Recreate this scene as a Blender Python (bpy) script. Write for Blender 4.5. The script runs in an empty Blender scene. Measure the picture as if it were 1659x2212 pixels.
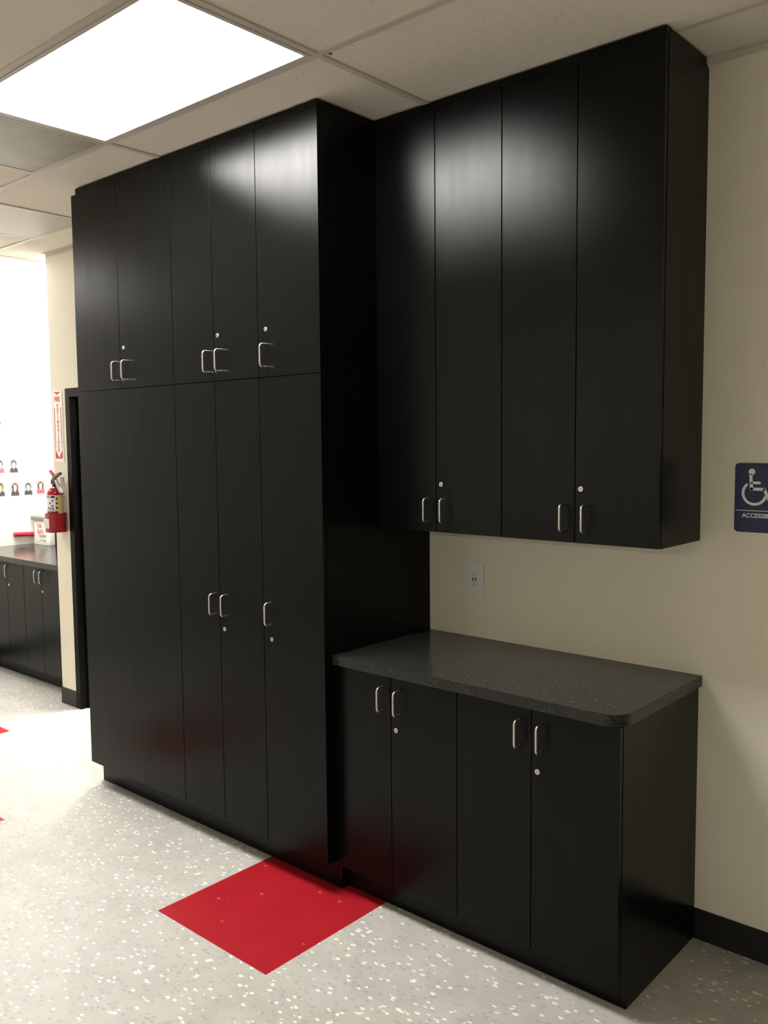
import bpy, bmesh, math, random
from mathutils import Matrix, Vector
random.seed(4)
PI = math.pi
S = bpy.context.scene
C = S.collection

# ------------------------------------------------------------------ camera
H = 2.955                                     # ceiling grid height
cam_data = bpy.data.cameras.new('camera')
cam = bpy.data.objects.new('camera', cam_data)
C.objects.link(cam)
cam_data.sensor_fit = 'VERTICAL'
cam_data.sensor_height = 24.0
cam_data.lens = 20.6392
cam_data.clip_start = 0.05
cam_data.clip_end = 60
rx = Vector((0.7501727868, 0.6611776130, -0.0092170586))
ry = Vector((-0.0469924839, 0.0672111287, 0.9966315120))
rz = Vector((0.6595699329, -0.7472127062, 0.0814903300))
M = Matrix.Identity(4)
for i in range(3):
    M[i][0] = rx[i]; M[i][1] = ry[i]; M[i][2] = rz[i]
M[0][3], M[1][3], M[2][3] = 1.1484, -2.9165, 1.7411
cam.matrix_world = M
S.camera = cam

# ------------------------------------------------------------------ light / exposure
LIGHT_MAIN = 48.0          # radiance of the troffer in view
LIGHT_LEFT = 27.0          # troffer by the white wall
LIGHT_FAR = 46.0            # dim troffers deep in the room
LIGHT_SIDE = 15.0          # troffer left of the frame
LIGHT_NEXT = 260.0          # troffer in the lit room behind the doorway
LIGHT_COL = (1.0, 0.975, 0.925)
w = bpy.data.worlds.new('world'); S.world = w; w.use_nodes = True
w.node_tree.nodes['Background'].inputs[0].default_value = (1, .97, .92, 1)
w.node_tree.nodes['Background'].inputs[1].default_value = 0.02
S.view_settings.view_transform = 'Standard'
S.view_settings.look = 'None'
S.view_settings.exposure = 0.0
S.view_settings.gamma = 1.0
S.view_settings.use_curve_mapping = False

# ------------------------------------------------------------------ materials
def mat(name, col, rough=.5, spec=.5, metal=0.0, emit=None, estr=0):
    m = bpy.data.materials.new(name); m.use_nodes = True
    b = m.node_tree.nodes['Principled BSDF']
    b.inputs['Base Color'].default_value = (*col, 1)
    b.inputs['Roughness'].default_value = rough
    b.inputs['Specular IOR Level'].default_value = spec
    b.inputs['Metallic'].default_value = metal
    if emit:
        b.inputs['Emission Color'].default_value = (*emit, 1)
        b.inputs['Emission Strength'].default_value = estr
    return m
class N:
    def __init__(s, m): s.t = m.node_tree; s.b = s.t.nodes['Principled BSDF']
    def add(s, ty, **k):
        n = s.t.nodes.new(ty)
        for a, v in k.items(): setattr(n, a, v)
        return n
    def link(s, a, b): s.t.links.new(a, b)
    def coord(s): return s.add('ShaderNodeTexCoord').outputs['Object']
    def noise(s, co, scale, detail=3, rough=.5):
        n = s.add('ShaderNodeTexNoise'); n.inputs['Scale'].default_value = scale
        n.inputs['Detail'].default_value = detail; n.inputs['Roughness'].default_value = rough
        s.link(co, n.inputs['Vector']); return n
    def voro(s, co, scale, feature='F1'):
        n = s.add('ShaderNodeTexVoronoi'); n.feature = feature; n.inputs['Scale'].default_value = scale
        s.link(co, n.inputs['Vector']); return n
    def ramp(s, f, pts):
        n = s.add('ShaderNodeValToRGB'); e = n.color_ramp.elements
        while len(e) < len(pts): e.new(.5)
        for q, (p, c) in zip(e, pts):
            q.position = p; q.color = (*c, 1) if isinstance(c, tuple) else (c, c, c, 1)
        s.link(f, n.inputs['Fac']); return n.outputs['Color']
    def math(s, op, a, b=None):
        n = s.add('ShaderNodeMath', operation=op)
        for i, v in enumerate((a, b)):
            if v is None: continue
            if isinstance(v, (int, float)): n.inputs[i].default_value = v
            else: s.link(v, n.inputs[i])
        return n.outputs[0]
    def mix(s, f, a, b, mode='MIX'):
        n = s.add('ShaderNodeMix', data_type='RGBA', blend_type=mode)
        if isinstance(f, (int, float)): n.inputs[0].default_value = f
        else: s.link(f, n.inputs[0])
        for i, v in ((6, a), (7, b)):
            if isinstance(v, tuple): n.inputs[i].default_value = (*v, 1)
            else: s.link(v, n.inputs[i])
        return n.outputs[2]
    def bump(s, h, strength, dist):
        n = s.add('ShaderNodeBump'); n.inputs['Strength'].default_value = strength
        n.inputs['Distance'].default_value = dist
        s.link(h, n.inputs['Height']); s.link(n.outputs[0], s.b.inputs['Normal'])

def laminate(name, col, rough):
    m = mat(name, col, rough, .32); n = N(m); co = n.coord()
    f = n.noise(co, 3.0, 4, .6)
    mp = n.add('ShaderNodeMapping'); mp.inputs['Scale'].default_value = (14, 14, 1.6); n.link(co, mp.inputs[0])
    g = n.noise(mp.outputs[0], 1.6, 2, .5)
    s = n.math('ADD', n.math('MULTIPLY', f.outputs[0], .5), n.math('MULTIPLY', g.outputs[0], .5))
    r = n.add('ShaderNodeMapRange'); r.inputs[1].default_value = .3; r.inputs[2].default_value = .7
    r.inputs[3].default_value = rough + .015; r.inputs[4].default_value = rough - .015
    n.link(s, r.inputs[0]); n.link(r.outputs[0], n.b.inputs['Roughness'])
    df = n.add('ShaderNodeBsdfDiffuse'); df.inputs['Color'].default_value = (*col, 1)
    gl = n.add('ShaderNodeBsdfGlossy', distribution='BECKMANN'); n.link(r.outputs[0], gl.inputs['Roughness'])
    fr = n.add('ShaderNodeFresnel'); fr.inputs['IOR'].default_value = 1.285
    mx = n.add('ShaderNodeMixShader')
    sm = n.add('ShaderNodeMapRange'); sm.inputs[1].default_value = .38; sm.inputs[2].default_value = .66
    sm.inputs[3].default_value = .97; sm.inputs[4].default_value = 1.06
    n.link(g.outputs[0], sm.inputs[0])
    n.link(n.math('MULTIPLY', fr.outputs[0], sm.outputs[0]), mx.inputs[0]); n.link(df.outputs[0], mx.inputs[1]); n.link(gl.outputs[0], mx.inputs[2])
    n.link(mx.outputs[0], n.t.nodes['Material Output'].inputs['Surface'])
    return m
M_black = laminate('black_laminate', (.0030, .0032, .0030), .30)
M_gap = mat('black_carcass', (.004, .004, .004), .6, .3)

def counter_mat():
    m = mat('speckled_charcoal_laminate', (.03, .03, .028), .3, .5); n = N(m); co = n.coord()
    v = n.voro(co, 420); sp = n.noise(co, 260, 3, .7)
    base = n.ramp(sp.outputs[0], [(.35, (.009, .009, .0085)), (.55, (.018, .018, .0165)), (.72, (.042, .042, .038))])
    k = n.ramp(v.outputs['Color'], [(.0, 0.0), (.86, 0.0), (.9, 1.0)])
    n.link(n.mix(k, base, (.09, .09, .082)), n.b.inputs['Base Color'])
    n.b.inputs['Roughness'].default_value = .18; n.b.inputs['Specular IOR Level'].default_value = .28
    return m
M_counter = counter_mat()

def paint(name, col):
    m = mat(name, col, .6, .3); n = N(m); co = n.coord()
    a = n.noise(co, 1.3, 3); b = n.noise(co, 260, 3)
    c = n.mix(a.outputs[0], tuple(x*.97 for x in col), tuple(min(1, x*1.03) for x in col))
    n.link(c, n.b.inputs['Base Color']); n.bump(b.outputs[0], .25, .0008)
    return m
M_wall = paint('cream_paint', (.74, .70, .58))
M_white = paint('white_paint', (.84, .83, .78))

def floor_mat(name, base, dark, chip, amount, grey):
    m = mat(name, base, .4, .25); n = N(m); co = n.coord()
    mp = n.add('ShaderNodeMapping'); mp.inputs['Scale'].default_value = (1, 1.7, 1)
    mp.inputs['Rotation'].default_value = (0, 0, .35)
    wob = n.noise(co, 120, 2)
    ad = n.add('ShaderNodeVectorMath', operation='MULTIPLY_ADD')
    n.link(wob.outputs['Color'], ad.inputs[0]); ad.inputs[1].default_value = (.012, .012, 0); n.link(co, ad.inputs[2])
    n.link(ad.outputs[0], mp.inputs[0])
    v = n.voro(mp.outputs[0], 50); v2 = n.voro(mp.outputs[0], 44)
    big = n.noise(co, 7, 4, .6)
    c = n.mix(n.ramp(big.outputs[0], [(.35, 0.0), (.65, 1.0)]), base, dark)
    sep = n.add('ShaderNodeSeparateColor'); n.link(v2.outputs['Color'], sep.inputs[0])
    g = n.math('MULTIPLY', n.math('GREATER_THAN', sep.outputs[0], .72), n.math('LESS_THAN', v2.outputs['Distance'], .42))
    c = n.mix(n.math('MULTIPLY', g, .55), c, grey)
    sep2 = n.add('ShaderNodeSeparateColor'); n.link(v.outputs['Color'], sep2.inputs[0])
    k = n.math('MULTIPLY', n.math('GREATER_THAN', sep2.outputs[1], 1-amount), n.math('LESS_THAN', v.outputs['Distance'], n.math('MULTIPLY', sep2.outputs[2], .5)))
    c = n.mix(n.math('MULTIPLY', k, .85), c, chip)
    # faint tone change from tile to tile, thin tile joints
    sc = n.add('ShaderNodeVectorMath', operation='SCALE'); sc.inputs['Scale'].default_value = 1/.3048
    sh = n.add('ShaderNodeVectorMath', operation='ADD'); n.link(co, sh.inputs[0]); sh.inputs[1].default_value = (.971, 1.121, 0)
    n.link(sh.outputs[0], sc.inputs[0])
    fl = n.add('ShaderNodeVectorMath', operation='FLOOR'); n.link(sc.outputs[0], fl.inputs[0])
    wn = n.add('ShaderNodeTexWhiteNoise', noise_dimensions='2D'); n.link(fl.outputs[0], wn.inputs['Vector'])
    tone = n.ramp(wn.outputs['Value'], [(0, .94), (1, 1.0)])
    c = n.mix(1.0, c, tone, 'MULTIPLY')
    n.link(c, n.b.inputs['Base Color'])
    lo = n.noise(co, 4, 3)
    n.bump(lo.outputs[0], .10, .004)
    r = n.add('ShaderNodeMapRange'); r.inputs[3].default_value = .36; r.inputs[4].default_value = .46
    n.link(n.noise(co, 5, 4).outputs[0], r.inputs[0]); n.link(r.outputs[0], n.b.inputs['Roughness'])
    return m
M_floor = floor_mat('grey_vinyl_tile', (.50, .487, .45), (.44, .427, .393), (.88, .85, .78), .32, (.34, .33, .305))
M_red = floor_mat('red_vinyl_tile', (.385, .011, .020), (.35, .009, .017), (.55, .11, .11), .02, (.345, .009, .017))

def ceil_mat():
    m = mat('mineral_fibre_tile', (.66, .61, .54), .9, .1); n = N(m); co = n.coord()
    v = n.voro(co, 105); sep = n.add('ShaderNodeSeparateColor'); n.link(v.outputs['Color'], sep.inputs[0])
    k = n.math('MULTIPLY', n.math('GREATER_THAN', sep.outputs[0], .72), n.math('LESS_THAN', v.outputs['Distance'], .17))
    mp = n.add('ShaderNodeMapping'); mp.inputs['Scale'].default_value = (1, 2.6, 1); mp.inputs['Rotation'].default_value = (0, 0, .8)
    n.link(co, mp.inputs[0])
    v3 = n.voro(mp.outputs[0], 26); s3 = n.add('ShaderNodeSeparateColor'); n.link(v3.outputs['Color'], s3.inputs[0])
    k3 = n.math('MULTIPLY', n.math('GREATER_THAN', s3.outputs[1], .80), n.math('LESS_THAN', v3.outputs['Distance'], .10))
    kk = n.math('MAXIMUM', k, k3)
    big = n.noise(co, 90, 4, .7)
    c = n.mix(big.outputs[0], (.74, .685, .605), (.82, .765, .68))
    c = n.mix(n.math('MULTIPLY', kk, .75), c, (.22, .17, .12))
    n.link(c, n.b.inputs['Base Color']); n.bump(big.outputs[0], .5, .003)
    return m
M_ceil = ceil_mat()
M_tbar = mat('painted_ceiling_grid', (.56, .51, .45), .5, .3)
M_panel = mat('painted_ceiling_plate', (.46, .44, .38), .5, .3)
def perf_mat():
    m = mat('perforated_metal', (.40, .38, .33), .5, .4); n = N(m); co = n.coord()
    sc = n.add('ShaderNodeVectorMath', operation='SCALE'); sc.inputs['Scale'].default_value = 1/.0075; n.link(co, sc.inputs[0])
    fr = n.add('ShaderNodeVectorMath', operation='FRACTION'); n.link(sc.outputs[0], fr.inputs[0])
    su = n.add('ShaderNodeVectorMath', operation='SUBTRACT'); n.link(fr.outputs[0], su.inputs[0]); su.inputs[1].default_value = (.5, .5, 0)
    sp = n.add('ShaderNodeSeparateXYZ'); n.link(su.outputs[0], sp.inputs[0])
    r2 = n.math('ADD', n.math('POWER', n.math('ABSOLUTE', sp.outputs[0]), 2.0), n.math('POWER', n.math('ABSOLUTE', sp.outputs[1]), 2.0))
    n.link(n.mix(n.math('LESS_THAN', r2, .085), n.ramp(n.noise(co, 4.5, 3).outputs[0], [(.35, (.36, .335, .285)), (.65, (.50, .47, .41))]), (.10, .09, .075)), n.b.inputs['Base Color'])
    return m
M_perf = perf_mat()
M_metal = mat('satin_nickel', (.62, .61, .58), .28, .5, 1.0)
M_lock = mat('nickel_lock', (.78, .77, .74), .3, .5, .8)
M_slot = mat('dark_slot', (.01, .01, .01), .6)
M_base = mat('black_rubber', (.008, .008, .008), .45, .4)
M_frame = mat('black_enamel', (.004, .0035, .0035), .4, .08)
M_leaf = mat('black_gloss_door', (.015, .012, .012), .2, .5)
M_diff = mat('lit_diffuser', (.8, .8, .8), .5, .3, 0, LIGHT_COL, LIGHT_MAIN)
M_diff_l = mat('lit_diffuser_by_white_wall', (.8, .8, .8), .5, .3, 0, LIGHT_COL, LIGHT_LEFT)
M_diff_f = mat('lit_diffuser_far', (.8, .8, .8), .5, .3, 0, LIGHT_COL, LIGHT_FAR)
M_diff_s = mat('lit_diffuser_side', (.8, .8, .8), .5, .3, 0, LIGHT_COL, LIGHT_SIDE)
M_diff_n = mat('lit_diffuser_next_room', (.8, .8, .8), .5, .3, 0, LIGHT_COL, LIGHT_NEXT)
M_plate = mat('white_plastic', (.72, .73, .72), .35, .5)
M_navy = mat('navy_sign_plastic', (.008, .018, .075), .4, .4)
M_signw = mat('sign_white', (.80, .82, .84), .5, .3)
M_signr = mat('sign_red', (.55, .02, .03), .45, .4)
M_signp = mat('sign_panel_white', (.85, .83, .80), .4, .4)
M_extr = mat('red_enamel', (.34, .012, .02), .18, .5)
M_bracket = mat('red_bracket', (.28, .012, .018), .3, .5)
M_grey = mat('grey_hose', (.42, .40, .37), .4, .4)
M_dkmet = mat('dark_metal', (.10, .095, .085), .35, .5, .6)
M_yel = mat('yellow_label', (.70, .58, .25), .5, .3)
M_lab = mat('white_label', (.78, .74, .74), .5, .3)
M_ink = mat('label_ink', (.04, .035, .035), .6, .2)
M_greyink = mat('grey_ink', (.35, .34, .33), .6, .2)
M_bag = mat('white_bag_paper', (.82, .80, .76), .55, .3)
M_fold = mat('grey_fold', (.22, .21, .19), .5, .3)
M_bagred = mat('bag_red_print', (.55, .20, .14), .6, .2)
M_bluered = mat('red_vinyl_bar', (.52, .015, .04), .35, .5)
M_hair = mat('print_dark_hair', (.10, .08, .08), .6, .2)
M_brown = mat('print_brown_hair', (.22, .12, .11), .6, .2)
M_skin = mat('print_skin', (.75, .52, .44), .6, .2)
M_skin2 = mat('print_tan_skin', (.75, .38, .2), .6, .2)
M_shirtk = mat('print_black_shirt', (.07, .065, .07), .6, .2)
M_shirtr = mat('print_red_shirt', (.55, .12, .16), .6, .2)
M_pbg = mat('print_grey_backdrop', (.36, .36, .39), .6, .2)
M_pbg2 = mat('print_blue_backdrop', (.33, .40, .50), .6, .2)
M_pin = mat('grey_pin', (.45, .45, .45), .4, .4)

# ------------------------------------------------------------------ mesh helpers
class MB:
    def __init__(s): s.bm = bmesh.new(); s.mats = []
    def mi(s, m):
        if m not in s.mats: s.mats.append(m)
        return s.mats.index(m)
    def box(s, x0, x1, y0, y1, z0, z1, m, bev=0):
        b = bmesh.new()
        bmesh.ops.create_cube(b, size=1)
        for v in b.verts:
            v.co = Vector(((x0+x1)/2+v.co.x*(x1-x0), (y0+y1)/2+v.co.y*(y1-y0), (z0+z1)/2+v.co.z*(z1-z0)))
        if bev: bmesh.ops.bevel(b, geom=b.edges[:], offset=bev, segments=2, profile=.5, affect='EDGES')
        s.merge(b, m, smooth=False); return s
    def merge(s, b, m, smooth=False, mtx=None):
        if mtx is not None: b.transform(mtx)
        i = s.mi(m)
        for f in b.faces: f.material_index = i; f.smooth = smooth
        me = bpy.data.meshes.new('tmp'); b.to_mesh(me); b.free()
        s.bm.from_mesh(me); bpy.data.meshes.remove(me)
    def prism(s, pts, d0, d1, axis, m, smooth=False, bev=0):
        """outline pts in the two other axes, extruded from d0 to d1 along axis"""
        b = bmesh.new()
        def P(p, d):
            if axis == 'x': return (d, p[0], p[1])
            if axis == 'y': return (p[0], d, p[1])
            return (p[0], p[1], d)
        a = [b.verts.new(P(p, d0)) for p in pts]; c = [b.verts.new(P(p, d1)) for p in pts]
        n = len(pts)
        b.faces.new(a); b.faces.new(c[::-1])
        for i in range(n): b.faces.new((a[i], c[i], c[(i+1) % n], a[(i+1) % n]))
        bmesh.ops.recalc_face_normals(b, faces=b.faces[:])
        if bev:
            bmesh.ops.bevel(b, geom=[e for e in b.edges if abs((e.verts[0].co-e.verts[1].co).length) > 1e-4], offset=bev, segments=2, profile=.5, affect='EDGES')
        s.merge(b, m, smooth); return s
    def tube(s, path, r, m, seg=12):
        b = bmesh.new(); path = [Vector(p) for p in path]; rings = []
        nrm = None
        for i, p in enumerate(path):
            t = (path[min(i+1, len(path)-1)]-path[max(i-1, 0)]).normalized()
            if nrm is None:
                nrm = t.orthogonal().normalized()
            nrm = (nrm - t*nrm.dot(t)).normalized(); bn = t.cross(nrm)
            rr = r[i] if isinstance(r, (list, tuple)) else r
            rings.append([b.verts.new(p+nrm*rr*math.cos(2*PI*k/seg)+bn*rr*math.sin(2*PI*k/seg)) for k in range(seg)])
        for a, c in zip(rings, rings[1:]):
            for k in range(seg): b.faces.new((a[k], a[(k+1) % seg], c[(k+1) % seg], c[k]))
        b.faces.new(rings[0][::-1]); b.faces.new(rings[-1])
        bmesh.ops.recalc_face_normals(b, faces=b.faces[:])
        s.merge(b, m, True); return s
    def lathe(s, prof, cx, cy, m, seg=32, a0=0, a1=2*PI):
        b = bmesh.new(); full = abs(a1-a0-2*PI) < 1e-6; n = seg if full else seg+1; rings = []
        for r, z in prof:
            rings.append([b.verts.new((cx+max(r, 1e-5)*math.cos(a0+(a1-a0)*k/seg), cy+max(r, 1e-5)*math.sin(a0+(a1-a0)*k/seg), z)) for k in range(n)])
        for a, c in zip(rings, rings[1:]):
            for k in range(n if full else n-1): b.faces.new((a[k], a[(k+1) % n], c[(k+1) % n], c[k]))
        bmesh.ops.remove_doubles(b, verts=b.verts[:], dist=2e-5)
        bmesh.ops.recalc_face_normals(b, faces=b.faces[:])
        s.merge(b, m, True); return s
    def disc(s, x, y, z, r, d, m, axis='y', seg=20):
        pts = [(r*math.cos(2*PI*k/seg), r*math.sin(2*PI*k/seg)) for k in range(seg)]
        if axis == 'y': s.prism([(x+p, z+q) for p, q in pts], y, y-d, 'y', m)
        elif axis == 'x': s.prism([(y+p, z+q) for p, q in pts], x, x+d, 'x', m)
        else: s.prism([(x+p, y+q) for p, q in pts], z, z+d, 'z', m)
        return s
    def text(s, txt, size, mtx, m, ext=.0004, align='CENTER', bold=0, squash=1):
        cu = bpy.data.curves.new('t', 'FONT'); cu.body = txt; cu.size = size; cu.align_x = align; cu.align_y = 'CENTER'
        cu.extrude = ext; cu.offset = bold; cu.resolution_u = 3
        ob = bpy.data.objects.new('t', cu); C.objects.link(ob)
        bpy.context.view_layer.update()
        me = bpy.data.meshes.new_from_object(ob.evaluated_get(bpy.context.evaluated_depsgraph_get()))
        bpy.data.objects.remove(ob); bpy.data.curves.remove(cu)
        b = bmesh.new(); b.from_mesh(me); bpy.data.meshes.remove(me)
        s.merge(b, m, False, mtx @ Matrix.Diagonal((squash, 1, 1, 1))); return s
    def build(s, name, parent=None, label=None, kind=None):
        me = bpy.data.meshes.new(name)
        off = Vector((0, 0, 0))
        if parent is not None:
            q = parent
            while q is not None: off += Vector(q.location); q = q.parent
        s.bm.transform(Matrix.Translation(-off))
        for e in s.bm.edges:
            if len(e.link_faces) == 2 and e.calc_face_angle(0) > .7: e.smooth = False
        s.bm.to_mesh(me); s.bm.free()
        for m in s.mats: me.materials.append(m)
        o = bpy.data.objects.new(name, me); C.objects.link(o)
        if parent is not None: o.parent = parent
        if label: o['label'] = label
        if kind: o['kind'] = kind
        return o
def thing(name, label, cat, loc, group=None):
    o = bpy.data.objects.new(name, None); C.objects.link(o); o.location = loc
    o.empty_display_size = .1
    o['label'] = label; o['category'] = cat
    if group: o['group'] = group
    return o
def tag(o, label, cat, group=None):
    o['label'] = label; o['category'] = cat
    if group: o['group'] = group
    return o
def struct(name, mb, parent=None): return mb.build(name, parent, kind=None if parent else 'structure')
def rrect(x0, x1, y0, y1, r, seg=6):
    pts = []
    for cx, cy, a in ((x1-r, y1-r, 0), (x0+r, y1-r, PI/2), (x0+r, y0+r, PI), (x1-r, y0+r, 3*PI/2)):
        for k in range(seg+1):
            t = a+PI/2*k/seg; pts.append((cx+r*math.cos(t), cy+r*math.sin(t)))
    return pts
FACE_Y = lambda x, y, z: Matrix.Translation((x, y, z)) @ Matrix.Rotation(PI/2, 4, 'X')      # text facing -y

# ------------------------------------------------------------------ setting
XL, XR, YF, XA, YA = -5.87, 3.4, -11.5, -4.322, .80
# floor, divided into 2 ft cells; three of them red
fb = bmesh.new()
xs = [XL-.1]+[-.971+.6096*k for k in range(-8, 8)]+[XR+.1]
ys = [YF-.1]+[-1.121+.6096*k for k in range(-16, 4)]+[3.1]
grid = [[fb.verts.new((x, y, 0)) for y in ys] for x in xs]
red = [(-1.581, -1.121), (-3.4096, -1.7306), (-4.6288, -1.121)]
for i in range(len(xs)-1):
    for j in range(len(ys)-1):
        f = fb.faces.new((grid[i][j], grid[i+1][j], grid[i+1][j+1], grid[i][j+1]))
        f.material_index = 1 if any(abs(xs[i]-a) < .02 and abs(ys[j]-b) < .02 for a, b in red) else 0
g = bmesh.ops.extrude_face_region(fb, geom=fb.faces[:])
bmesh.ops.translate(fb, verts=[v for v in g['geom'] if isinstance(v, bmesh.types.BMVert)], vec=(0, 0, -.1))
bmesh.ops.recalc_face_normals(fb, faces=fb.faces[:])
me = bpy.data.meshes.new('floor'); fb.to_mesh(me); fb.free(); me.materials.append(M_floor); me.materials.append(M_red)
floor = bpy.data.objects.new('floor', me); C.objects.link(floor); floor['kind'] = 'structure'

struct('ceiling', MB().box(XL-.1, XR+.1, YF-.1, 3.1, H+.006, H+.1, M_ceil))
bars = MB()
for k in range(-18, 2):
    y = -.266+.61*k
    if y > YF and y < YA: bars.box(XL, XR, y-.012, y+.012, H, H+.007, M_tbar)
for k in range(-4, 4):
    x = -.916+1.22*k
    if XL < x < XR: bars.box(x-.012, x+.012, YF, -.0015 if x > XA else YA, H-.0003, H+.0068, M_tbar)
bars.box(-2.757, -2.733, -1.486, -.876, H-.0003, H+.0068, M_tbar)
bars.box(-3.977, -3.953, -.876, -.266, H-.0003, H+.0068, M_tbar)
struct('trim_1', bars)
# broken tile corner beside the grid crossing
tri = MB().prism([(-.895, -.862), (-.868, -.862), (-.885, -.842)], H+.0045, H+.0062, 'z', M_slot)
tri.build('chipped_corner', bpy.data.objects['ceiling'])

DX0, DX1, DZ = -4.090, -3.19, 2.04
wb = MB()
wb.box(XA, DX0, 0, .10, 0, H+.006, M_wall)
wb.box(DX0, DX1, 0, .10, DZ, H+.006, M_wall)
wb.box(DX1, XR+.1, 0, .10, 0, H+.006, M_wall)
struct('wall_back', wb)
struct('wall_left', MB().box(XL-.1, XL, YF-.1, YA+.1, 0, H+.006, M_white))
struct('wall_alcove', MB().box(XL, XA, YA, YA+.1, 0, H+.006, M_white))
struct('wall_alcove_side', MB().box(XA, XA+.1, .10, 3.0, 0, H+.006, M_wall))
struct('wall_right', MB().box(XR, XR+.1, YF-.1, 0, 0, H+.006, M_wall))
struct('wall_next_room', MB().box(XA, -2.3, 3.0, 3.1, 0, H+.006, M_wall))
struct('wall_next_room_side', MB().box(-2.4, -2.3, .10, 3.0, 0, H+.006, M_wall))
struct('wall_front', MB().box(XL, XR, YF-.1, YF, 0, H+.006, M_wall))
# wall angle under the ceiling
wa = MB(); wa.box(0.0, XR, -.022, 0, H-.0006, H+.006, M_tbar); wa.box(0.0, XR, -.0015, 0, H-.020, H-.0006, M_tbar)
wa.box(XA, -2.88, -.022, 0, H-.0006, H+.006, M_tbar); wa.box(XA, -2.88, -.0015, 0, H-.020, H-.0006, M_tbar)
struct('trim_2', wa)
bb = MB().box(.0015, XR, -.006, 0, 0, .109, M_base)
bb.box(XA-.006, -4.138, -.006, 0, 0, .109, M_base); bb.box(XA-.006, XA, 0, .06, 0, .109, M_base)
struct('baseboard_back', bb)
struct('baseboard_left', MB().box(XL, XL+.006, YF, .09, 0, .109, M_base))
struct('baseboard_right', MB().box(XR-.006, XR, YF, -.006, 0, .109, M_base))
struct('baseboard_front', MB().box(XL+.006, XR-.006, YF, YF+.006, 0, .109, M_base))

# door beside the tall cabinets
fr = MB()
fr.box(-4.138, -4.087, -.006, -.0005, 0, DZ+.048, M_frame, .002)
fr.box(-4.0895, -4.084, -.006, .046, 0, DZ, M_frame)
fr.box(-4.0895, -4.069, .046, .10, 0, DZ, M_frame)
fr.box(-4.087, -3.14, -.006, -.0005, DZ-.003, DZ+.048, M_frame, .002)
fr.box(-4.084, -3.20, -.006, .10, DZ-.006, DZ-.0005, M_frame)
fr.box(-3.195, -3.14, -.006, -.0005, 0, DZ-.003, M_frame, .002)
fr.box(-3.20, -3.19, -.006, .10, 0, DZ-.006, M_frame)
door = struct('door_1', fr)
MB().box(-3.19, -3.147, .105, .985, .008, DZ-.010, M_leaf, .002).build('door_leaf', door)

# ------------------------------------------------------------------ hardware
def handle_mb(x, yf, zc, L=.095, so=.036, r=.0042):
    R = .013; h = L/2-r; p = [(x, yf-.0002, zc+h)]
    p.append((x, yf-so+R, zc+h))
    for k in range(1, 7):
        t = PI/2*k/6; p.append((x, yf-so+R-R*math.sin(t), zc+h-R+R*math.cos(t)))
    q = [(a, b, 2*zc-c) for a, b, c in p[::-1]]
    return MB().tube(p+q, r, M_metal, 14)
def lock_mb(x, yf, z):
    m = MB(); b = bmesh.new()
    m.disc(x, yf-.0002, z, .0085, .0022, M_lock, 'y', 28)
    m.disc(x, yf-.0024, z, .0062, .0012, M_metal, 'y', 28)
    m.box(x-.0009, x+.0009, yf-.0039, yf-.0036, z-.0038, z+.0038, M_slot)
    return m
def door_part(par, x0, x1, z0, z1, yf, hx=None, hz=None, lx=None, lz=None, name='door', label=None):
    g = .0018
    gt = .0002 if abs(z1-2.929) < 1e-6 else g
    # origin of the door part at its lower corner
    d = MB().box(x0+g, x1-g, yf, yf+.019, z0+g, z1-gt, M_black, .0007).build(name, par, label)
    if hx is not None: handle_mb(hx, yf, hz).build('handle', d)
    if lx is not None: lock_mb(lx, yf, lz).build('lock', d)
    return d

D1, D2, D4 = .634, .328, .579
X0, X1 = -2.869, -1.168
ZS, TK, ZT = 1.988, .123, 2.929
# ---- tall cabinets
def tall(name_label, x0, x1, left_end=False, right_end=False):
    t = thing('tall_cabinet', name_label, 'cabinet', ((x0+x1)/2, -D1/2, 0), 'floor to ceiling black storage cabinets')
    cx1 = x1-(.0205 if right_end else .0005)
    MB().box(x0+.0005, cx1, -D1+.0205, -.001, TK, ZT, M_gap).build('body', t)
    MB().box(x0+.0005+(.0 if not left_end else .0), cx1, -D1+.076, -D1+.094, 0.0005, TK-.0005, M_black).build('toe_kick', t)
    fx0 = x0+.043 if left_end else x0
    MB().box(fx0+.0001, x1-.0001, -D1, -D1+.019, ZT+.0005, H-.0006, M_black).build('top_filler', t)
    if left_end:
        MB().prism([(-D1+.0205, TK), (-D1+.076, TK), (-D1+.076, .0005), (-.008, .0005), (-.008, H-.03), (-D1+.0205, H-.03)], x0-.0185, x0, 'x', M_black).build('side_panel', t)
    if right_end:
        MB().prism([(-D1+.0205, TK), (-D1+.076, TK), (-D1+.076, .0005), (-.001, .0005), (-.001, H-.0006), (-D1+.0205, H-.0006)], x1-.019, x1, 'x', M_black).build('side_panel', t)
    return t
a = tall('black tall cabinet unit nearest the red extinguisher, two upper doors above one wide blank door', X0, -2.070, left_end=True)
door_part(a, X0, -2.484, ZS, ZT, -D1, -2.502, 2.070)
door_part(a, -2.484, -2.070, ZS, ZT, -D1, -2.421, 2.071, -2.453, 2.175)
door_part(a, X0, -2.070, TK, ZS, -D1, label='wide black lower door without handle')
a = tall('black tall cabinet unit in the middle, narrow paired doors above and below', -2.070, -1.512)
door_part(a, -2.070, -1.790, ZS, ZT, -D1, -1.818, 2.069)
door_part(a, -1.790, -1.512, ZS, ZT, -D1, -1.739, 2.070, -1.763, 2.172)
door_part(a, -2.070, -1.790, TK, ZS, -D1, -1.816, 1.060)
door_part(a, -1.790, -1.512, TK, ZS, -D1, -1.739, 1.062, -1.761, .958)
a = tall('black tall cabinet unit with single doors, its side panel meeting the short countertop', -1.512, X1, right_end=True)
door_part(a, -1.512, X1, ZS, ZT, -D1, -1.462, 2.070, -1.466, 2.171)
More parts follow.
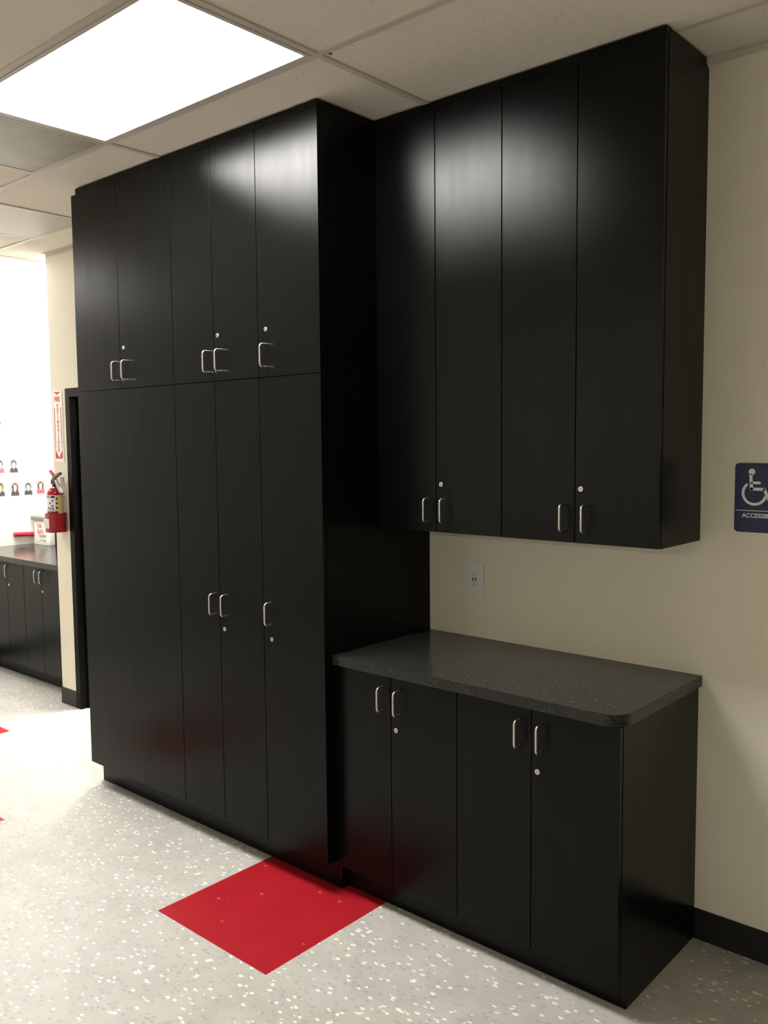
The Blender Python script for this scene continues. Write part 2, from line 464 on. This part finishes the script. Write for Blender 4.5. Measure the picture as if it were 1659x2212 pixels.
door_part(a, -1.512, X1, TK, ZS, -D1, -1.465, 1.061, -1.464, .957)

# ---- wall cabinets
ZU = 1.394
XU = -.006
def wallcab(label, x0, x1, seam, hl, hr, lx, right_end=False):
    t = thing('wall_cabinet', label, 'cabinet', ((x0+x1)/2, -D2/2, ZU), 'tall black wall cabinets over the countertop')
    cx1 = x1-(.0205 if right_end else .0005)
    MB().box(x0+.0008, cx1, -D2+.0205, -.001, ZU, ZT, M_black).build('body', t)
    MB().box(x0+.0008, x1-.0001, -D2, -D2+.019, ZT+.0005, H-.0006, M_black).build('top_filler', t)
    door_part(t, x0, seam, ZU, ZT, -D2, hl, 1.4775)
    door_part(t, seam, x1, ZU, ZT, -D2, hr, 1.4775, lx, 1.575)
    if right_end:
        MB().prism([(-D2+.0205, ZU), (-.001, ZU), (-.001, H-.031), (-.024, H-.020), (-.024, H-.0006), (-D2+.0205, H-.0006)], x1-.019, x1, 'x', M_black, bev=.0006).build('side_panel', t)
wallcab('black two-door wall cabinet tucked against the side of the tall cabinets', X1+.0015, -.586, -.876, -.910, -.833, -.852)
wallcab('black two-door wall cabinet with exposed side panel, nearest the blue sign', -.586, XU, -.297, -.334, -.254, -.275, True)

# ---- base cabinets and countertop
ZC, TH, TB = .933, .037, .102
def basecab(label, x0, x1, seam, hl, hr, lx, lz, right_end=False):
    t = thing('base_cabinet', label, 'cabinet', ((x0+x1)/2, -D4/2, 0), 'black base cabinets under the short countertop')
    cx1 = x1-(.0205 if right_end else .0005)
    top = ZC-TH-.0005
    MB().box(x0+.0008, cx1, -D4+.0205, -.001, TB, top, M_gap).build('body', t)
    MB().box(x0+.0008, cx1, -D4+.057, -D4+.075, .0005, TB-.0005, M_black).build('toe_kick', t)
    door_part(t, x0, seam, TB, top, -D4, hl, .8085)
    door_part(t, seam, x1, TB, top, -D4, hr, .8065, lx, lz)
    if right_end:
        MB().prism([(-D4+.0205, TB), (-D4+.057, TB), (-D4+.057, .0005), (-.001, .0005), (-.001, top), (-D4+.0205, top)], x1-.019, x1, 'x', M_black, bev=.0006).build('side_panel', t)
basecab('black two-door base cabinet in the corner against the tall cabinets', X1+.0015, -.596, -.891, -.926, -.849, -.866, .702)
basecab('black two-door base cabinet with exposed end panel, beside the black baseboard', -.596, 0, -.303, -.344, -.264, -.280, .695, True)
yf = -.596; r = .062
pts = [(X1+.0015, -.0015), (X1+.0015, yf), ]
for k in range(9):
    t = -PI/2+PI/2*k/8; pts.append((.012-r+r*math.cos(t), yf+r+r*math.sin(t)))
pts.append((.012, -.0015))
ct = MB().prism(pts, ZC-TH, ZC, 'z', M_counter, bev=.0008).build('countertop')
tag(ct, 'speckled charcoal countertop with one rounded corner, on the black base cabinets below the outlet', 'countertop')

# ------------------------------------------------------------------ ceiling fixtures
def troffer(x0, y0, x1, y1, label, dm, group=None):
    t = thing('ceiling_light', label, 'ceiling light', ((x0+x1)/2, (y0+y1)/2, H-.002), group)
    f = MB(); a = .014; b = .031
    for q in ((x0+a, x1-a, y0+a, y0+b), (x0+a, x1-a, y1-b, y1-a), (x0+a, x0+b, y0+b, y1-b), (x1-b, x1-a, y0+b, y1-b)):
        f.box(*q, H-.002, H+.005, M_tbar)
    f.build('frame', t)
    MB().prism(rrect(x0+b, x1-b, y0+b, y1-b, .012, 4), H+.0005, H+.005, 'z', dm).build('diffuser', t)
troffer(-2.136, -1.486, -.916, -.876, 'bright rectangular ceiling light in front of the cabinets', M_diff)
troffer(-5.84, -.266, -4.576, .78, 'blazing ceiling light over the alcove counter, beside the white photo wall', M_diff_l)
troffer(-5.79, -2.096, -4.576, -1.486, 'ceiling light left of the frame beside the white photo wall', M_diff_s)
troffer(-4.22, .15, -3.61, .76, 'square ceiling light in the lit room behind the doorway', M_diff_n)
for x, y in ((-4.576, -9.416), (-.916, -9.416), (1.524, -9.416)):
    troffer(x, y, x+1.22, y+.61, 'ceiling light at the far side of the room behind the camera', M_diff_f, 'far ceiling lights')
v = thing('ceiling_vent', 'perforated grey metal vent panel beside the bright ceiling light', 'vent', (-2.44, -1.18, H-.001))
f = MB(); x0, x1, y0, y1 = -2.745, -2.136, -1.486, -.876; a = .0125; b = .03
for q in ((x0+a, x1-a, y0+a, y0+b), (x0+a, x1-a, y1-b, y1-a), (x0+a, x0+b, y0+b, y1-b), (x1-b, x1-a, y0+b, y1-b)):
    f.box(*q, H-.001, H+.005, M_panel)
f.build('frame', v)
MB().box(x0+b, x1-b, y0+b, y1-b, H+.0005, H+.004, M_perf).build('perforated_plate', v)
p = MB().box(-3.953, -3.368, -.862, -.280, H+.0005, H+.005, M_panel, .001).build('ceiling_plate')
tag(p, 'plain smooth grey ceiling plate near the top of the tall cabinets, left of them', 'ceiling panel')

# ------------------------------------------------------------------ wall fittings on the right
o = thing('wall_outlet', 'white wall outlet plate between the countertop and the wall cabinets', 'outlet', (-.932, 0, 1.172))
MB().prism(rrect(-.975, -.889, 1.109, 1.235, .004, 3), -.0002, -.0055, 'y', M_plate, bev=.0018).build('cover_plate', o)
MB().prism(rrect(-.949, -.915, 1.139, 1.205, .002, 2), -.0056, -.0068, 'y', M_plate).build('receptacle', o)
s_ = MB()
for x in (-.9395, -.9265): s_.box(x-.0028, x+.0028, -.0072, -.0069, 1.1655, 1.1785, M_slot)
for z in (1.189, 1.149):
    s_.box(-.9395, -.938, -.0072, -.0069, z-.003, z+.003, M_slot); s_.box(-.928, -.925, -.0072, -.0069, z-.003, z+.003, M_slot)
    s_.disc(-.933, -.0069, z+.0105, .0023, .0003, M_slot)
s_.build('slots', o)
for z in (1.222, 1.122): MB().disc(-.932, -.0056, z, .003, .0008, M_plate).build('screw', o)

sg = thing('accessible_sign', 'navy blue accessibility sign with white wheelchair symbol, cut by the right edge', 'sign', (.183, 0, 1.432))
MB().prism(rrect(.107, .259, 1.432, 1.656, .013, 6), -.0003, -.0035, 'y', M_navy).build('sign_panel', sg)
sy = MB(); Y0, Y1 = -.0036, -.0046
def seg(mb, x0, z0, x1, z1, w, m):
    d = Vector((x1-x0, z1-z0)).normalized(); n = Vector((-d.y, d.x))*w/2
    mb.prism([(x0+n.x, z0+n.y), (x1+n.x, z1+n.y), (x1-n.x, z1-n.y), (x0-n.x, z0-n.y)], Y0, Y1, 'y', m)
hx, hz = .1605, 1.628
sy.disc(hx, Y0, hz, .0105, .001, M_signw, 'y', 24)
seg(sy, .157, 1.622, .1605, 1.569, .0095, M_signw)
seg(sy, .158, 1.5925, .188, 1.5925, .008, M_signw)
seg(sy, .1565, 1.5725, .203, 1.5725, .0095, M_signw)
seg(sy, .1995, 1.575, .2145, 1.538, .009, M_signw)
seg(sy, .211, 1.5385, .224, 1.5445, .008, M_signw)
cxw, czw, R0, R1 = .170, 1.5595, .0405, .0320
a0, a1 = math.radians(128), math.radians(345)
ring = []
for k in range(29):
    t = a0+(a1-a0)*k/28; ring.append((math.cos(t), math.sin(t)))
for p, q in zip(ring, ring[1:]):
    sy.prism([(cxw+p[0]*R1, czw+p[1]*R1), (cxw+p[0]*R0, czw+p[1]*R0), (cxw+q[0]*R0, czw+q[1]*R0), (cxw+q[0]*R1, czw+q[1]*R1)], Y0, Y1, 'y', M_signw)
sy.box(.111, .255, Y1, Y0, 1.5015, 1.5035, M_signw)
sy.build('wheelchair_symbol', sg)
MB().text('ACCESSIBLE', .0195, FACE_Y(.183, -.0042, 1.486), M_signw, .0005, bold=.0004, squash=.98).build('lettering', sg)

# ------------------------------------------------------------------ fire extinguisher and its sign
fs = thing('fire_extinguisher_sign', 'tall narrow white sign with red stacked letters above the extinguisher', 'sign', (-4.236, 0, 1.62))
x0, x1, zb, zt = -4.292, -4.180, 1.618, 2.078
MB().box(x0, x1, -.004, -.0003, zb, zt, M_signp, .0008).build('sign_panel', fs)
L = MB(); xc = (x0+x1)/2-.003; hw = .044
def flat(mb, pts, m, y0=-.0041, y1=-.0048): mb.prism(pts, y0, y1, 'y', m)
ztop = zt-.008; zbot = zb+.022
flat(L, [(xc-hw, ztop), (xc, ztop-.018), (xc+hw, ztop)], M_signr)
flat(L, [(xc-hw, zbot), (xc-hw, zbot+.058), (xc, zbot+.004)], M_signr)
flat(L, [(xc+hw, zbot), (xc, zbot+.004), (xc+hw, zbot+.058)], M_signr)
flat(L, [(xc-hw, zbot), (xc, zbot+.004), (xc+hw, zbot)], M_signr)
flat(L, [(xc-hw, zbot+.062), (xc-hw, zbot+.33), (xc-hw+.007, zbot+.33), (xc-hw+.007, zbot+.062)], M_signr)
flat(L, [(xc+hw-.007, zbot+.062), (xc+hw-.007, zbot+.33), (xc+hw, zbot+.33), (xc+hw, zbot+.062)], M_signr)
L.build('arrow', fs)
L = MB(); L.text('FIRE', .043, FACE_Y(xc, -.0045, ztop-.048), M_signr, .0004, bold=.0012, squash=.9)
for k, ch in enumerate('EXTINGUISHER'):
    L.text(ch, .031, FACE_Y(xc, -.0045, ztop-.088-.0262*k), M_signr, .0004, bold=.0008)
L.build('lettering', fs)

ex = thing('fire_extinguisher', 'red fire extinguisher with white and yellow labels hanging beside the black door frame', 'fire extinguisher', (-4.205, -.062, 1.18))
cx, cy = -4.205, -.062; R = .051
MB().lathe([(0, 1.182), (R-.006, 1.182), (R, 1.190), (R, 1.415), (R-.004, 1.432), (R-.016, 1.450), (.020, 1.459), (.016, 1.462), (0, 1.462)], cx, cy, M_extr, 40).build('cylinder', ex)
rad = math.radians
lb = MB(); lb.lathe([(R+.0004, 1.300), (R+.0004, 1.408)], cx, cy, M_lab, 16, rad(-122), rad(-26))
lb.lathe([(R+.0007, 1.390), (R+.0007, 1.404)], cx, cy, M_greyink, 12, rad(-120), rad(-64))
lb.lathe([(R+.0007, 1.390), (R+.0007, 1.404)], cx, cy, M_ink, 8, rad(-60), rad(-32))
lb.lathe([(R+.0007, 1.300), (R+.0007, 1.310)], cx, cy, M_greyink, 16, rad(-120), rad(-26))
for a_, z_ in ((-48, 1.372), (-68, 1.356), (-50, 1.338), (-66, 1.322), (-46, 1.320), (-84, 1.324)):
    lb.lathe([(R+.0008, z_-.005), (R+.0008, z_+.006)], cx, cy, M_ink, 3, rad(a_-5), rad(a_+6))
lb.build('white_label', ex)
lb = MB(); lb.lathe([(R+.0004, 1.285), (R+.0004, 1.408)], cx, cy, M_yel, 16, rad(-12), rad(60))
for z_ in (1.392, 1.372, 1.356, 1.340, 1.326, 1.312):
    lb.lathe([(R+.0007, z_), (R+.0007, z_+.003)], cx, cy, M_greyink, 10, rad(-6), rad(45))
lb.build('yellow_label', ex)
lb = MB()
for k in range(8):
    lb.lathe([(R+.0005, 1.290+.0145*k), (R+.0005, 1.3045+.0145*k)], cx, cy, M_ink if k % 2 == 0 else M_yel, 4, rad(-25), rad(-13))
lb.build('striped_label', ex)
vb = MB(); vb.tube([(cx, cy, 1.460), (cx, cy, 1.476)], .015, M_slot); vb.box(cx-.030, cx+.020, cy-.012, cy+.012, 1.476, 1.510, M_dkmet, .003)
vb.build('valve', ex)
MB().prism([(cx-.022, 1.508), (cx+.012, 1.512), (cx+.080, 1.540), (cx+.082, 1.553), (cx+.070, 1.556), (cx+.005, 1.530), (cx-.020, 1.520)], cy-.009, cy+.009, 'y', M_dkmet, bev=.002).build('carry_handle', ex)
MB().prism([(cx-.010, 1.522), (cx+.010, 1.530), (cx-.048, 1.568), (cx-.060, 1.560)], cy-.008, cy+.008, 'y', M_extr, bev=.002).build('lever', ex)
MB().disc(cx-.022, cy-.0125, 1.490, .015, .008, M_metal, 'y').build('gauge', ex)
MB().tube([(cx+.018, cy, 1.500), (cx+.032, cy-.004, 1.494), (cx+.055, cy-.006, 1.470), (cx+.082, cy-.006, 1.438), (cx+.092, cy-.004, 1.424)], [.009, .011, .013, .014, .012], M_grey, 14).build('hose', ex)
MB().tube([(cx+.086, cy+.012, 1.425), (cx+.080, cy+.012, 1.465), (cx+.074, cy+.012, 1.500), (cx+.072, cy+.012, 1.522)], [.010, .011, .013, .013], M_grey, 14).build('nozzle', ex)

hd = thing('extinguisher_holder', 'red wall bracket tub with white sticker holding the extinguisher base', 'bracket', (-4.203, -.064, 1.168))
outer = rrect(-4.263, -4.143, -.124, -.004, .042, 8); inner = rrect(-4.2575, -4.1485, -.1185, -.0095, .0365, 8)
b = bmesh.new(); n = len(outer)
ob_, ot, it, ib = [[b.verts.new((p[0], p[1], z)) for p in pp] for pp, z in ((outer, 1.168), (outer, 1.290), (inner, 1.290), (inner, 1.173))]
for A, B in ((ob_, ot), (ot, it), (it, ib)):
    for i in range(n): b.faces.new((A[i], A[(i+1) % n], B[(i+1) % n], B[i]))
b.faces.new(ob_[::-1]); b.faces.new(ib); bmesh.ops.recalc_face_normals(b, faces=b.faces[:])
m_ = MB(); m_.merge(b, M_bracket, True); m_.build('tub', hd)
st = MB(); st.prism([(-4.247, 1.195), (-4.180, 1.195), (-4.180, 1.256), (-4.247, 1.256)], -.1242, -.1250, 'y', M_lab)
for k in range(5): st.box(-4.236, -4.190, -.1255, -.1251, 1.205+.010*k, 1.2065+.010*k, M_greyink)
st.build('sticker', hd)

# ------------------------------------------------------------------ alcove counter
ya, zc2 = .09, .912
def alc(x0, x1, label, doors):
    t = thing('base_cabinet', label, 'cabinet', ((x0+x1)/2, .44, 0), 'black base cabinets under the alcove counter')
    MB().box(x0+.0005, x1-.0005, ya+.0205, YA-.001, .11, zc2-.0385, M_black).build('body', t)
    MB().box(x0+.0005, x1-.0005, ya+.085, ya+.10, .0005, .1095, M_black).build('toe_kick', t)
    for q in doors: door_part(t, *q[:2], .11, zc2-.0385, ya, *q[2:])
alc(XL+.001, -5.51, 'black base cabinet in the alcove touching the white photo wall', [(XL+.001, -5.51, None, None, None, None)])
alc(-5.51, -4.99, 'black alcove base cabinet at the left edge of the photo, below the red bar', [(-5.51, -5.25, -5.335, .803, None, None), (-5.25, -4.99, -5.206, .803, -5.225, .697)])
alc(-4.99, -4.47, 'black alcove base cabinet with a pair of handles, next to the extinguisher wall', [(-4.99, -4.728, -4.765, .803, None, None), (-4.728, -4.47, -4.693, .803, -4.718, .698)])
alc(-4.47, XA-.001, 'narrow black base filler cabinet meeting the extinguisher wall corner', [(-4.47, XA-.001, None, None, None, None)])
c2 = MB().box(XL+.001, XA-.001, .058, YA-.001, zc2-.038, zc2, M_counter, .0015).build('countertop')
tag(c2, 'grey countertop in the alcove carrying the white bag', 'countertop')

# small dark grommet
gr = MB().disc(-5.60, .40, zc2+.0003, .032, .003, M_dkmet, 'z').build('cable_grommet')
tag(gr, 'small dark round cable grommet set in the alcove counter', 'grommet')

# white bag
bg = thing('paper_bag', 'white bag with red print and rolled grey top standing on the alcove counter', 'bag', (-5.65, .66, zc2+.0005))
b = bmesh.new(); rows = []
secs = [(.0005, .130, .032, 0), (.03, .134, .034, 0), (.08, .130, .031, .002), (.13, .130, .026, -.004), (.17, .134, .018, -.012), (.205, .145, .010, -.020)]
for dz, hwid, dep, sh in secs:
    rr = []
    for k in range(24):
        t = 2*PI*k/24; c_, s2 = math.cos(t), math.sin(t)
        ex_ = .42
        rr.append(b.verts.new((-5.690+sh+hwid*math.copysign(abs(c_)**ex_, c_), .625+dep*math.copysign(abs(s2)**ex_, s2)+.004*math.sin(9*t+dz*40), zc2+.0008+dz)))
    rows.append(rr)
for A, B in zip(rows, rows[1:]):
    for k in range(24): b.faces.new((A[k], A[(k+1) % 24], B[(k+1) % 24], B[k]))
b.faces.new(rows[0][::-1]); b.faces.new(rows[-1]); bmesh.ops.recalc_face_normals(b, faces=b.faces[:])
m_ = MB(); m_.merge(b, M_bag, True); m_.build('body', bg)
MB().prism([(.600, 1.108), (.594, 1.112), (.594, 1.138), (.606, 1.150), (.650, 1.152), (.650, 1.140), (.640, 1.108)], -5.855, -5.54, 'x', M_fold, bev=.003).build('rolled_top', bg)
pr = MB()
pr.text('CAL', .044, FACE_Y(-5.715, .5965, 1.066), M_bagred, .0008, bold=.001)
pr.text('ELITE', .044, FACE_Y(-5.69, .5905, 1.020), M_bagred, .0008, bold=.001)
for z_, a_, b_ in ((.990, -5.72, -5.60), (.978, -5.71, -5.62), (.952, -5.70, -5.60)):
    pr.box(a_, b_, .5895, .5925, z_, z_+.006, M_greyink)
pr.build('print', bg)
dk = MB().box(-5.33, -5.12, .52, .72, zc2+.0005, zc2+.36, M_gap, .004).build('upright_box')
tag(dk, 'dark upright box behind the extinguisher, right of the white bag on the counter', 'box')

rb = thing('red_wall_bar', 'short red bar fixed low on the white photo wall, left of the bag', 'bar', (XL, .53, .99))
MB().tube([(XL+.020, .447, 1.0), (XL+.024, .50, .998), (XL+.026, .56, .994), (XL+.020, .640, .988)], .0185, M_bluered, 16).build('bar', rb)
MB().box(XL+.0003, XL+.010, .49, .51, .985, 1.005, M_dkmet).build('bracket', rb)
MB().box(XL+.0003, XL+.010, .58, .60, .985, 1.005, M_dkmet).build('bracket', rb)

# ------------------------------------------------------------------ portrait prints on the left wall
def portrait(y, z, h, label, hair, skin, shirt, bg_, long_hair, w_=.075, tilt=0.0):
    t = thing('portrait_photo', label, 'photo', (XL, y, z), 'small portrait prints on the white wall')
    X = XL+.0004
    MB().box(X, X+.0008, y-w_/2, y+w_/2, z-h/2, z+h/2, bg_).build('print', t)
    p_ = MB(); x_ = X+.0009
    def ell(cy_, cz_, a_, b_, m, d, k0=0, k1=24):
        pts = [(cy_+a_*math.cos(2*PI*k/24), cz_+b_*math.sin(2*PI*k/24)) for k in range(k0, k1)]
        p_.prism(pts, x_+d, x_+d+.0002, 'x', m)
    s = h
    ell(y, z+s*.18, w_*.31, s*.27, hair, 0)
    if long_hair:
        p_.prism(rrect(y-w_*.33, y+w_*.33, z-s*.26, z+s*.22, .008, 3), x_, x_+.0002, 'x', hair)
    p_.prism([(y-w_*.44, z-s*.46), (y+w_*.44, z-s*.46), (y+w_*.40, z-s*.20), (y+w_*.18, z-s*.10), (y-w_*.18, z-s*.10), (y-w_*.40, z-s*.20)], x_+.0003, x_+.0005, 'x', shirt)
    p_.prism([(y-w_*.13, z-s*.08), (y, z-s*.24), (y+w_*.13, z-s*.08), (y+w_*.10, z+s*.02), (y-w_*.10, z+s*.02)], x_+.0006, x_+.0008, 'x', skin)
    ell(y, z+s*.11, w_*.20, s*.18, skin, .0009)
    p_.build('portrait', t)
portrait(.355, 2.115, .085, 'topmost small print at the left edge of the photo, on the white wall', M_hair, M_skin, M_shirtk, M_pbg, False)
portrait(.352, 1.945, .110, 'small dark print second from the top at the left edge, on the white wall', M_hair, M_skin, M_shirtk, M_pbg, False)
portrait(.363, 1.557, .112, 'small portrait print with pink shirt in the upper row, cut by the left edge', M_hair, M_skin, M_shirtr, M_pbg, False)
portrait(.477, 1.557, .112, 'portrait print of dark top person, alone at the right end of the upper row', M_hair, M_skin, M_shirtk, M_pbg, False)
portrait(.360, 1.371, .116, 'portrait print with blue backdrop in the lower row, cut by the left edge', M_hair, M_skin2, M_shirtk, M_pbg2, False)
portrait(.480, 1.369, .114, 'portrait print of long-haired person in dark top, lower row, second from the left edge', M_brown, M_skin, M_shirtk, M_pbg, True)
portrait(.592, 1.368, .108, 'portrait print of short-haired person in black top, lower row, left of the red-shirt print', M_hair, M_skin, M_shirtk, M_pbg2, False)
portrait(.699, 1.375, .110, 'portrait print of long-haired person in red top, lower row, nearest the extinguisher', M_brown, M_skin, M_shirtr, M_pbg, True)
for y, z, l in ((.528, 2.209, 'upper left of four tiny grey pins on the white wall'), (.618, 2.209, 'upper right of four tiny grey pins on the white wall'),
                (.531, 2.019, 'lower left of four tiny grey pins on the white wall'), (.617, 2.017, 'lower right of four tiny grey pins on the white wall')):
    q = MB().disc(XL+.0003, y, z, .0045, .004, M_pin, 'x', 12).build('push_pin')
    tag(q, l, 'pin', 'pins on the white wall')
